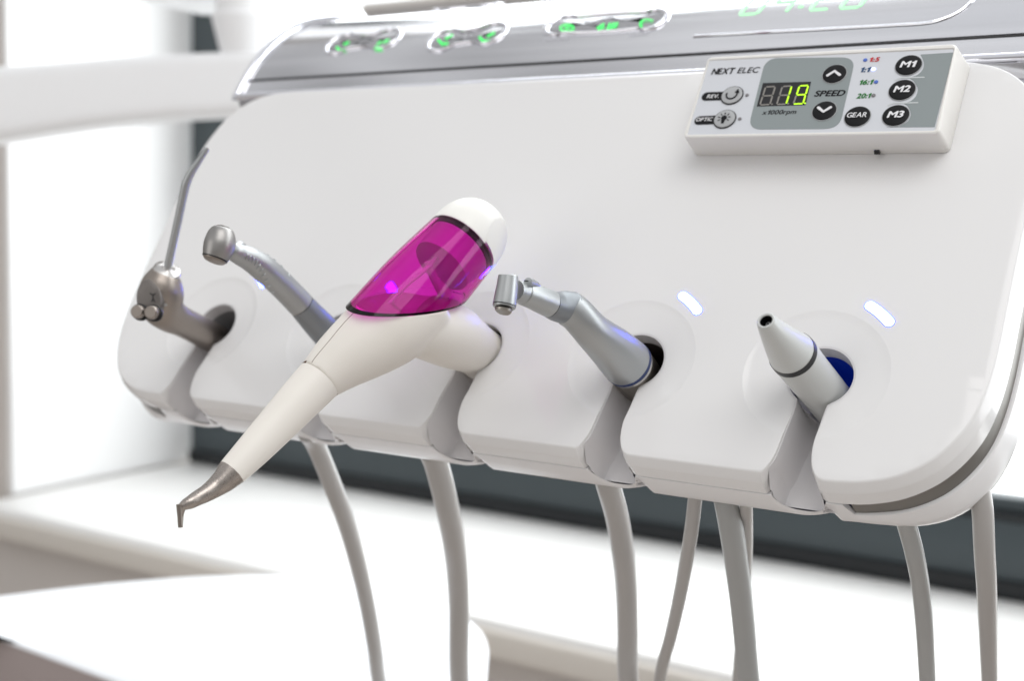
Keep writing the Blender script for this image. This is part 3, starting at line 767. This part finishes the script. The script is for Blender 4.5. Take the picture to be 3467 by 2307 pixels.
# 1 air-water syringe -------------------------------------------------------
sy = empty('air_water_syringe', 'brushed steel air water syringe with a bent thin nozzle in the leftmost holder', 'dental syringe', hole(0), 'instruments in the panel holders', RP)
P, R_ = zpath([('A',372,822,76,.5252),('A',370,826,82,.5253),('A',362,848,98,.5255),('A',350,892,120,.526),('A',341,950,130,.527),('A',346,1022,123,.530),('A',395,1077,103,.537),('A',455,1110,90,.546),('A',530,1148,88,.560),('A',610,1190,88,.576),('A',700,1240,86,.596)])
build('body', sweep(P, R_, 40, 60), 'steel_warm', sy)
P, R_ = zpath([('A',371,828,80,.5255),('A',373,818,84,.5248),('A',375,808,78,.5242),('A',377,801,56,.5239),('A',379,795,34,.5236),('A',380,786,27,.5232)])
build('collar', sweep(P, R_, 36), 'steel_bright', sy)
P, R_ = zpath([('A',379,798,23,.5236),('A',400,700,23,.5215),('A',438,530,24,.518),('A',476,350,25,.5145),('A',490,295,26,.5135),('A',515,240,24,.513),('A',560,172,19,.5125),('A',614,92,15,.512)])
nz = build('nozzle', sweep(P, R_, 24, 50), 'steel_light', sy)
P, R_ = zpath([('A',612,96,9,.512),('A',616,89,9,.512)]); build('nozzle_bore', sweep(P, R_, 12), 'steel_bright', nz)
tocam = (CAM - at_w('A', 265, 1000, 48)).normalized()
c = at_w('A', 268, 985, 55.5); nrm = (tocam*.86 + cr*-.34 + cu*.1).normalized()
ax = nrm.cross(V((0,0,1))).normalized(); ay = ax.cross(nrm)
mpx = zof(c)/FSRC/1.7422
if ax.dot(cr) < 0: ax = -ax
ay = (ay*.97 + ax*-.12) if ay.z > 0 else (-ay)
pl = build('button_plate', disc(c - nrm*.003, ax*80*mpx, ay*128*mpx, nrm*.003, 40, .05), 'syringe_plate', sy)
for x, y, kind_ in ((203,1055,0), (284,1060,1)):
    b = at_w('A', x, y, 58.5)
    build('button_shadow', disc(b - nrm*.0032, ax*52*mpx, ay*52*mpx, nrm*.0012, 30), 'black', pl)  # black disc drawn as the shadow ring behind each button
    build('button', sweep([b-nrm*.006, b-nrm*.0005, b+nrm*.0008, b+nrm*.0014], [39*mpx, 40*mpx, 39*mpx, 33*mpx], 28), 'steel_warm', sy)
    t = at_w('A', x+12, y-105, 56.6) if kind_ else at_w('A', x+12, y-105, 56.4)
    t = t + nrm*.0006
    def g2(dx, dy): return t + ax*dx*mpx + ay*dy*mpx
    if kind_ == 0: st_ = [[g2(10*math.cos(q), 12*math.sin(q)) for q in [i*.7 for i in range(10)]], [g2(0,-12), g2(0,-24)], [g2(0,-24), g2(-9,-44)], [g2(0,-24), g2(9,-44)]]
    else: st_ = [[g2(-16,8), g2(-9,0), g2(9,0), g2(16,8)], [g2(-6,0), g2(0,-14), g2(6,0)], [g2(0,-14), g2(0,-24)], [g2(0,-24), g2(-9,-44)], [g2(0,-24), g2(9,-44)]]
    build('icon', join(*[pill(s_, 3.2*mpx, nrm, .0002, 4) for s_ in st_]), 'black', pl)
b = at_w('A', 368, 1015, 54); build('pin', sweep([b-tocam*.006, b+tocam*.0003], [9*mpx, 9*mpx], 14), 'steel_bright', sy)

# 2 turbine handpiece -------------------------------------------------------
tb = empty('turbine_handpiece', 'grey steel dental handpiece with ribbed grip and barrel head, second holder from left', 'dental handpiece', hole(1), 'instruments in the panel holders', RP)
P, R_ = path_px('A', [(748,688,50,76.0),(775,703,57,74.0),(806,718,63,71.0),(870,748,72,65.0),(948,803,80,57.0),(1060,905,80,44.0),(1166,1016,80,32.0)])
gp_, gr_ = smooth_path(P, R_, 60)
build('grip', sweep(gp_, gr_, 36), 'steel_satin', tb)
P2, R2 = path_px('A', [(1168,1018,79,31.8),(1240,1098,86,23.0),(1310,1172,92,13.0),(1400,1262,98,-2.0),(1500,1350,100,-22.0)])
build('sleeve', sweep(P2, R2, 36, 30), 'steel_grey', tb)
P2, R2 = path_px('A', [(1166,1016,79.5,32.0),(1169,1019,79.5,31.7)]); build('joint_ring', sweep(P2, [r*1.006 for r in R2], 36), 'steel_tip', tb)
ribs = []
for i in range(20, 50, 3):
    t = (gp_[i+1]-gp_[i-1]).normalized(); side = t.cross(N_).normalized(); vw = (CAM-gp_[i]).normalized()
    for s_ in (1, -1):
        n_ = (side*s_*.80 + vw*.60); n_ = (n_ - t*n_.dot(t)).normalized(); q = t.cross(n_)
        c = gp_[i] + n_*gr_[i]*1.0
        ribs.append(sweep([c - q*.0016 + n_*.0 - n_*.0006, c - q*.0008, c, c + q*.0008, c + q*.0016 - n_*.0006], [.00012, .00034, .0004, .00034, .00012], 8))
build('grip_ridges', join(*ribs), 'steel_light', tb)
P, R_ = zpath([('A',707,559,44,.4693),('A',706.5,561,54,.4693),('A',704,572,66,.4692),('A',697,602,82,.4688),('A',690,640,91,.4684),('A',682,672,92,.4680),('A',671,706,86,.4675),('A',661,736,77,.4672)])
hd = build('head', sweep(P, R_, 40, 40), 'steel_head', tb)
P, R_ = zpath([('A',659,736,76,.4672),('A',656,744,76,.4671)]); build('head_gap', sweep(P, R_, 36), 'black', hd)
P, R_ = zpath([('A',657,740,70,.4672),('A',652,752,66,.4670),('A',650,757,58,.4669)]); build('push_cap', sweep(P, R_, 36), 'steel_warm', tb)
P, R_ = path_px('A', [(782,668,24,75.0),(806,664,26,73.0),(832,680,22,70.0),(856,704,14,67.0)]); build('neck_saddle', sweep(P, R_, 20, 16), 'steel_satin', tb)

# 3 powder jet handpiece ----------------------------------------------------
pj = empty('powder_jet_handpiece', 'cream white powder jet handpiece with a magenta clear bottle and long steel nozzle', 'dental handpiece', hole(2), 'instruments in the panel holders', RP)
ZC = lambda s_: .405 + (.468-.405)*s_              # camera distance grows from tip to cap
tipP, tipR = zpath([('C',560,884,101,.4165),('C',508,938,85,.4145),('C',450,984,70,.4125),('C',390,1025,59,.410),('C',335,1055,52,.408),('C',288,1082,46,.406),('C',252,1100,38,.405),('C',228,1122,29,.4045),('C',220,1160,22,.4045),('C',218,1205,19,.4045),('C',218,1252,16,.4045)])
tp = build('nozzle_tip', sweep(tipP, tipR, 36, 70), 'steel_tip', pj)
Pf, Rf = zpath([('C',206,1098,10,.4025),('C',211,1170,9,.4028),('C',217,1250,7,.403)])
build('nozzle_plate', sweep([p for p in Pf], [r*1.0 for r in Rf], 12, 12, asp=1.7, aspdir=cr), 'steel_warm', tp)
conP, conR = zpath([('C',560,884,101,.4165),('C',700,739,118,.4215),('C',860,568,134,.4275),('C',1010,406,147,.433),('C',1138,270,156.5,.438)])
build('front_cone', sweep(conP, conR, 48, 40), 'cream_plastic', pj)
Pj, Rj = zpath([('C',1136.5,271.5,156.2,.4379),('C',1139,269,156.2,.4381)]); build('joint_line', sweep(Pj, [r*1.003 for r in Rj], 48), 'seam_brown', pj)
Pj, Rj = zpath([('C',561,883,100.5,.4165),('C',563,881,100.5,.4166)]); build('tip_joint', sweep(Pj, [r*1.006 for r in Rj], 48), 'seam_brown', pj)
def evaluated(ob):
    dg_ = bpy.context.evaluated_depsgraph_get(); me = bpy.data.meshes.new_from_object(ob.evaluated_get(dg_)); return me
# body: a funnel for the bottle and a branch to the panel, melted into one skin
fun = zpath([('B',60,1345,156.5,.4382),('B',120,1290,176,.4402),('B',210,1215,205,.4428),('B',330,1128,238,.446),('B',440,1050,263,.449),('B',540,975,278,.4515),('B',640,880,280,.4545),('B',720,790,260,.457),('B',760,740,120,.458)])
bra = [('B',520,1040,150,.449),('B',640,1000,190,.454),('B',780,1000,218,.462),('B',930,1052,218,.477)]
bP, bR = zpath(bra)
for x, y, h, w in ((1080,1135,176,0),(1165,1195,172,-10),(1240,1250,165,-22)):
    p = at_w('B', x, y, w); bP.append(p); bR.append(rad('B', h, p))
raw = join(sweep(fun[0], fun[1], 48, 40), sweep(bP, bR, 48, 40))
me0 = bpy.data.meshes.new('raw'); me0.from_pydata(raw[0], [], raw[1])
ob0 = bpy.data.objects.new('raw', me0); col.objects.link(ob0)
md = ob0.modifiers.new('r', 'REMESH'); md.mode = 'VOXEL'; md.voxel_size = .0007
md = ob0.modifiers.new('s', 'SMOOTH'); md.factor = .5; md.iterations = 14
bpy.context.view_layer.update(); meb = evaluated(ob0); bpy.data.objects.remove(ob0)
# the slanted seat plane of the bottle
s1, s2, s3 = at_z('B', 270, 842, .447), at_z('B', 1075, 800, .472), at_z('B', 480, 912, .4365)
sn = (s2-s1).cross(s3-s1).normalized()
if sn.z < 0: sn = -sn
def cut(me, co, no, name, m, par, keep_up=False, sharp=35, cap=True):
    bm = bmesh.new(); bm.from_mesh(me)
    rv = bmesh.ops.bisect_plane(bm, geom=bm.verts[:]+bm.edges[:]+bm.faces[:], dist=1e-6, plane_co=co, plane_no=no, clear_outer=not keep_up, clear_inner=keep_up)
    if cap: bmesh.ops.holes_fill(bm, edges=[e_ for e_ in bm.edges if e_.is_boundary], sides=0)
    bmesh.ops.recalc_face_normals(bm, faces=bm.faces)
    bm.transform(mwi(par)); m2 = bpy.data.meshes.new(name); bm.to_mesh(m2); bm.free()
    m2.materials.clear(); m2.materials.append(MAT[m]); return link(name, m2, par, sharp)
def mesh_of(vf):
    me = bpy.data.meshes.new('tmp'); me.from_pydata(vf[0], [], vf[1]); return me
body = cut(meb, s1 - sn*.0001, sn, 'body', 'cream_plastic', pj)
# bottle: cylinder along the axis from the funnel to the cap
ba, bb = at_z('B', 470, 1030, .449), at_z('B', 985, 468, .473)
bax = (bb-ba).normalized()
bot_r = [rad('B', 290, ba), rad('B', 289, (ba+bb)/2), rad('B', 262, bb)]
bp_, br2 = smooth_path([ba - bax*.01, ba, (ba+bb)/2, bb, bb + bax*.0008], [bot_r[0], bot_r[0], bot_r[1], bot_r[2], bot_r[2]*.985], 40)
osh = sweep(bp_, br2, 72); ish = sweep([p for p in bp_], [r-.0013 for r in br2], 72)
outer_o = mesh_of(osh); inner_o = mesh_of(ish)
bmx = bmesh.new(); bmx.from_mesh(outer_o)
bmesh.ops.bisect_plane(bmx, geom=bmx.verts[:]+bmx.edges[:]+bmx.faces[:], dist=1e-6, plane_co=s1, plane_no=sn, clear_inner=True)
bmesh.ops.holes_fill(bmx, edges=[e_ for e_ in bmx.edges if e_.is_boundary], sides=0)
bmesh.ops.recalc_face_normals(bmx, faces=bmx.faces)
bmi = bmesh.new(); bmi.from_mesh(inner_o)
bmesh.ops.bisect_plane(bmi, geom=bmi.verts[:]+bmi.edges[:]+bmi.faces[:], dist=1e-6, plane_co=s1 + sn*.0005, plane_no=sn, clear_inner=True)
bmesh.ops.bisect_plane(bmi, geom=bmi.verts[:]+bmi.edges[:]+bmi.faces[:], dist=1e-6, plane_co=bb + bax*.0002, plane_no=bax, clear_outer=True)
bmesh.ops.holes_fill(bmi, edges=[e_ for e_ in bmi.edges if e_.is_boundary], sides=0)
bmesh.ops.recalc_face_normals(bmi, faces=bmi.faces); bmesh.ops.reverse_faces(bmi, faces=bmi.faces)
mi = bpy.data.meshes.new('tmp'); bmi.to_mesh(mi); bmi.free(); bmx.from_mesh(mi)
bmx.transform(mwi(pj)); meo = bpy.data.meshes.new('bottle'); bmx.to_mesh(meo); bmx.free(); meo.materials.append(MAT['magenta_clear'])
bottle = link('bottle', meo, pj, 40)
# cap: dome continuing the bottle
cl_ = []; cr2 = []; rc = br2[-1]*1.012
for t, s_ in ((0,.985),(.0005,1.0),(.003,1.0),(.0065,.985),(.0100,.945),(.0132,.87),(.0160,.765),(.0182,.63),(.0197,.47),(.0206,.28),(.0210,.1),(.0211,.01)):
    cl_.append(bb + bax*(t+.0010)); cr2.append(rc*s_)
cl2, cr3 = smooth_path(cl_, cr2, 60)
capm = mesh_of(sweep(cl2, cr3, 72))
fd = (cr*.89 + cu*-.14 + (RW @ V((0,0,-1)))*.43).normalized()
fco = bb + bax*.0055 + fd*rc*.845
capo = cut(capm, fco, fd, 'bottle_cap', 'cream_cap', pj, sharp=50)
Pj = [bb + bax*.0004, bb + bax*.0012]; build('cap_seal', sweep([bb + bax*.0009, bb + bax*.0013], [rc*.992]*2, 72), 'magenta_dark', pj)
# pipe and stem inside the bottle
i0 = [at_z('B', 905, 790, .468), at_z('B', 850, 715, .466), at_z('B', 800, 630, .464), at_z('B', 782, 565, .4625)]
build('inner_stem', sweep(i0, [.0030, .0021, .0016, .0015], 20, 16), 'cream_cap', pj)
i1 = [at_z('B', 490, 880, .450), at_z('B', 640, 720, .455), at_z('B', 775, 605, .4615), at_z('B', 885, 480, .467)]
build('inner_pipe', sweep(i1, [.0007, .0007, .0009, .0006], 14, 16), 'cream_cap', pj)
j0 = bb - bax*.012
build('inner_collar', sweep([j0, bb - bax*.001], [br2[-1]*.80, br2[-1]*.88], 48), 'cream_cap', pj)
# fine parting line along the upper side of the body
from mathutils.bvhtree import BVHTree
bvh = BVHTree.FromPolygons([v.co.copy() for v in meb.vertices], [tuple(p.vertices) for p in meb.polygons])
lpth = []
for x, y in ((12,1232),(22,1214),(60,1166),(130,1083),(185,1015),(240,952),(290,902),(308,886)):
    h_ = bvh.ray_cast(CAM, rayw(*src('B', x, y)).normalized())
    if h_[0]: lpth.append(h_[0])
if len(lpth) > 2:
    q_, r_ = smooth_path(lpth, [.00011]*len(lpth), 50); build('parting_line', sweep(q_, r_, 8), 'seam_brown', pj)

# 4 contra-angle handpiece ----------------------------------------------------
ca = empty('contra_angle_handpiece', 'silver angled dental handpiece with blue ring at its base, right of the magenta bottle', 'dental handpiece', hole(3), 'instruments in the panel holders', RP)
P, R_ = zpath([('E',238,158,52,.4066),('E',238,161,63,.4066),('E',237,169,68,.4066),('E',231,225,71,.4062),('E',222,290,76,.4057),('E',214,345,79,.4053),('E',212,356,79,.4052)])
hd = build('head', sweep(P, R_, 40), 'steel_light', ca, sharp=40)
P, R_ = zpath([('E',212,356,77,.4052),('E',211,362,77,.4052)]); build('head_gap', sweep(P, R_, 36), 'black', hd)
P, R_ = zpath([('E',211,361,79,.4052),('E',209,373,77,.4051),('E',208,380,68,.4050)]); build('head_ring', sweep(P, R_, 36), 'steel_light', hd)
P, R_ = zpath([('E',207,380,58,.4050),('E',204,400,57,.4049),('E',203,404,50,.4048)]); build('chuck', sweep(P, R_, 32), 'motor_metal', hd)
P, R_ = path_px('E', [(285,262,70,68.5),(310,270,74,66.5),(335,278,78,64.5),(355,285,82,63.0)]); build('neck', sweep(P, R_, 36, 10), 'steel_light', ca)
P, R_ = path_px('E', [(336,277,70,64.5),(342,280,82,64.0),(400,302,86,60.0),(460,328,90,55.5),(512,351,92,51.5)])
build('front_sleeve', sweep(P, R_, 40, 30), 'steel_light', ca)
P, R_ = path_px('E', [(512,351,91,51.5),(560,370,100,47.5),(610,376,112,44.0),(648,388,122,41.5)])
build('elbow', sweep(P, R_, 44, 24), 'steel_grey', ca)
P, R_ = path_px('E', [(644,386,121,41.7),(690,420,120,39.2),(745,480,121,35.5),(797.1,536.2,126,31.0),(860.2,592.4,138,24.5),(927,650,153,17.0),(987,709,164,9.5),(1027,746,167,4.0)])
build('handle', sweep(P, R_, 52, 48), 'steel_light', ca)
P, R_ = path_px('E', [(1022,741,168.5,4.6),(1035,754,167.5,2.9)]); build('blue_ring', sweep(P, R_, 52), 'ring_blue', ca)
P, R_ = path_px('E', [(1033,752,163,3.2),(1041,760,164,2.0),(1043,762,160,1.7)]); build('base_ring', sweep(P, R_, 52), 'steel_bright', ca)
P, R_ = path_px('E', [(1039,758,158,2.2),(1077,808,159,-6.5),(1119,866,157,-19),(1152,914,155,-30)]); build('motor', sweep(P, R_, 48), 'motor_metal', ca)
P, R_ = path_px('E', [(368,206,30,68.2),(398,216,29,65.2),(432,232,21,61.8)]); build('light_port', sweep(P, R_, 24, 10), 'steel_light', ca)
p = at_w('E', 356, 199, 70.6); build('water_port', disc(p, (cr*.98+cu*-.1)*17*rad('E',1,p), cu*4.5*rad('E',1,p), (CAM-p).normalized()*.0004, 20), 'black', ca)

# 5 scaler handpiece ------------------------------------------------------------
sc = empty('scaler_handpiece', 'pale grey plastic handpiece with an open hollow tip and black ring, rightmost holder', 'dental handpiece', hole(4), 'instruments in the panel holders', RP)
P, R_ = path_px('G', [(338,240,56,45),(343,248,61,44.2),(372,292,77,39.5),(420,352,104,31.5),(462,402,127,24.5),(488,430,141,20.5)])
prof = list(zip(*smooth_path(P, R_, 30)))
build('cone', sweep([p for p, r in prof], [r for p, r in prof], 44, caps='end'), 'scaler_plastic', sc, sharp=40)
tdir = (P[1]-P[0]).normalized(); ta = tdir.cross(V((0,0,1))).normalized(); tb2 = tdir.cross(ta)
lip = [P[0] + (ta*math.cos(g*math.pi/24) + tb2*math.sin(g*math.pi/24))*rad('G', 47.5, P[0]) for g in range(49)]
build('mouth_lip', sweep(lip, [rad('G', 9.2, P[0])]*49, 12, caps=False), 'scaler_plastic', sc)
ins_ = P[0] + (P[2]-P[0])*.72
build('mouth_lining', sweep([ins_, P[0] + (P[2]-P[0])*.05], [rad('G', 33.5, P[0]), rad('G', 40.5, P[0])], 30, caps=False), 'black', sc)
build('mouth_floor', sweep([ins_, ins_ + (P[2]-P[0])*.02], [rad('G', 34, P[0])]*2, 30), 'black', sc)
t_ = (P[2]-P[0]); build('inner_pin', sweep([ins_, P[0] + t_*.34, P[0] + t_*.33, P[0] + t_*.325], [rad('G', 15, P[0]), rad('G', 15, P[0]), rad('G', 7, P[0]), rad('G', 6, P[0])], 20, caps=False), 'steel_light', sc)
P2, R2 = path_px('G', [(486,427,142.5,20.8),(502,445.5,144.5,18.5)]); build('black_ring', sweep(P2, R2, 44), 'black', sc)
P2, R2 = path_px('G', [(501,444.5,140,18.7),(507,451,143,17.9),(560,518,138,10.5),(640,615,134,-1),(720,712,131,-13.5),(800,810,130,-28)])
build('sleeve', sweep(P2, R2, 44, 40), 'scaler_plastic', sc)

# ================================================================== hoses
def hose_obj(label, rows, r, m='hose_grey', w=-40):
    fr, x, y, h = rows[1]; r = h/FR[fr][2]*zof(at_w(fr, x, y, w))/FSRC
    P_ = [at_z(fr, x, y, FSRC*r/(h/FR[fr][2])) for fr, x, y, h in rows]
    P_.append(P_[-1] + (P_[-1]-P_[-2])*1.2 + V((0, .01, -.02)))
    q, rr_ = smooth_path(P_, [r]*len(P_), 64)
    o = build('hose', sweep(q, rr_, 28), m); tag(o, label, 'hose', 'hoses hanging under the instrument panel'); return o
hose_obj('leftmost grey hose, curving down past the steel nozzle tip', [('C',1060,620,66),('C',1125,720,64),('Q',1490,100,41.5),('Q',1540,240,40),('Q',1590,420,38),('Q',1632,610,36),('Q',1662,790,34.5),('Q',1682,935,33.5)], .0040)
hose_obj('thick warm grey hose second from left, hanging almost straight over the white slab', [('C',1880,740,84),('C',1920,830,83),('Q',1975,120,54),('Q',2008,280,51.5),('Q',2027,440,48.5),('Q',2035,620,46),('Q',2037,935,43)], .0045)
hose_obj('grey hose under the angled silver handpiece, third from left', [('S',345,-10,60),('S',372,80,59),('S',410,220,57),('S',438,390,55),('S',453,560,52.5),('S',459,760,50.5),('S',463,1005,49.5)], .0043)
hose_obj('thick cool grey hose slanting down right, in front of the two thin hoses', [('S',915,70,59),('S',938,170,59),('S',965,330,58),('S',992,520,56),('S',1014,720,54),('S',1040,1005,52)], .0043, 'hose_cool')
hose_obj('slim grey hose below the rounded right corner of the panel', [('S',1780,200,47),('S',1804,280,46),('S',1835,400,45),('S',1862,550,43),('S',1880,740,41),('S',1895,1005,38.5)], .0036, 'hose_cool')
hose_obj('blurred hose at the far right, behind the panel corner', [('S',2140,60,50),('S',2158,180,50),('S',2168,380,49),('S',2180,600,46),('S',2192,1005,38)], .0046)
hose_obj('thin pale hose far behind, bending to the left as it falls', [('S',790,40,35),('S',780,150,34.5),('S',766,270,34),('S',742,420,33),('S',706,610,31.5),('S',665,790,30),('S',612,1005,28)], .0036)
hose_obj('thin pale hose half hidden behind the thick slanting hose', [('S',1020,60,32),('S',1028,180,31),('S',1030,320,29),('S',1026,480,27),('S',1010,700,25),('S',985,1005,24)], .0033)
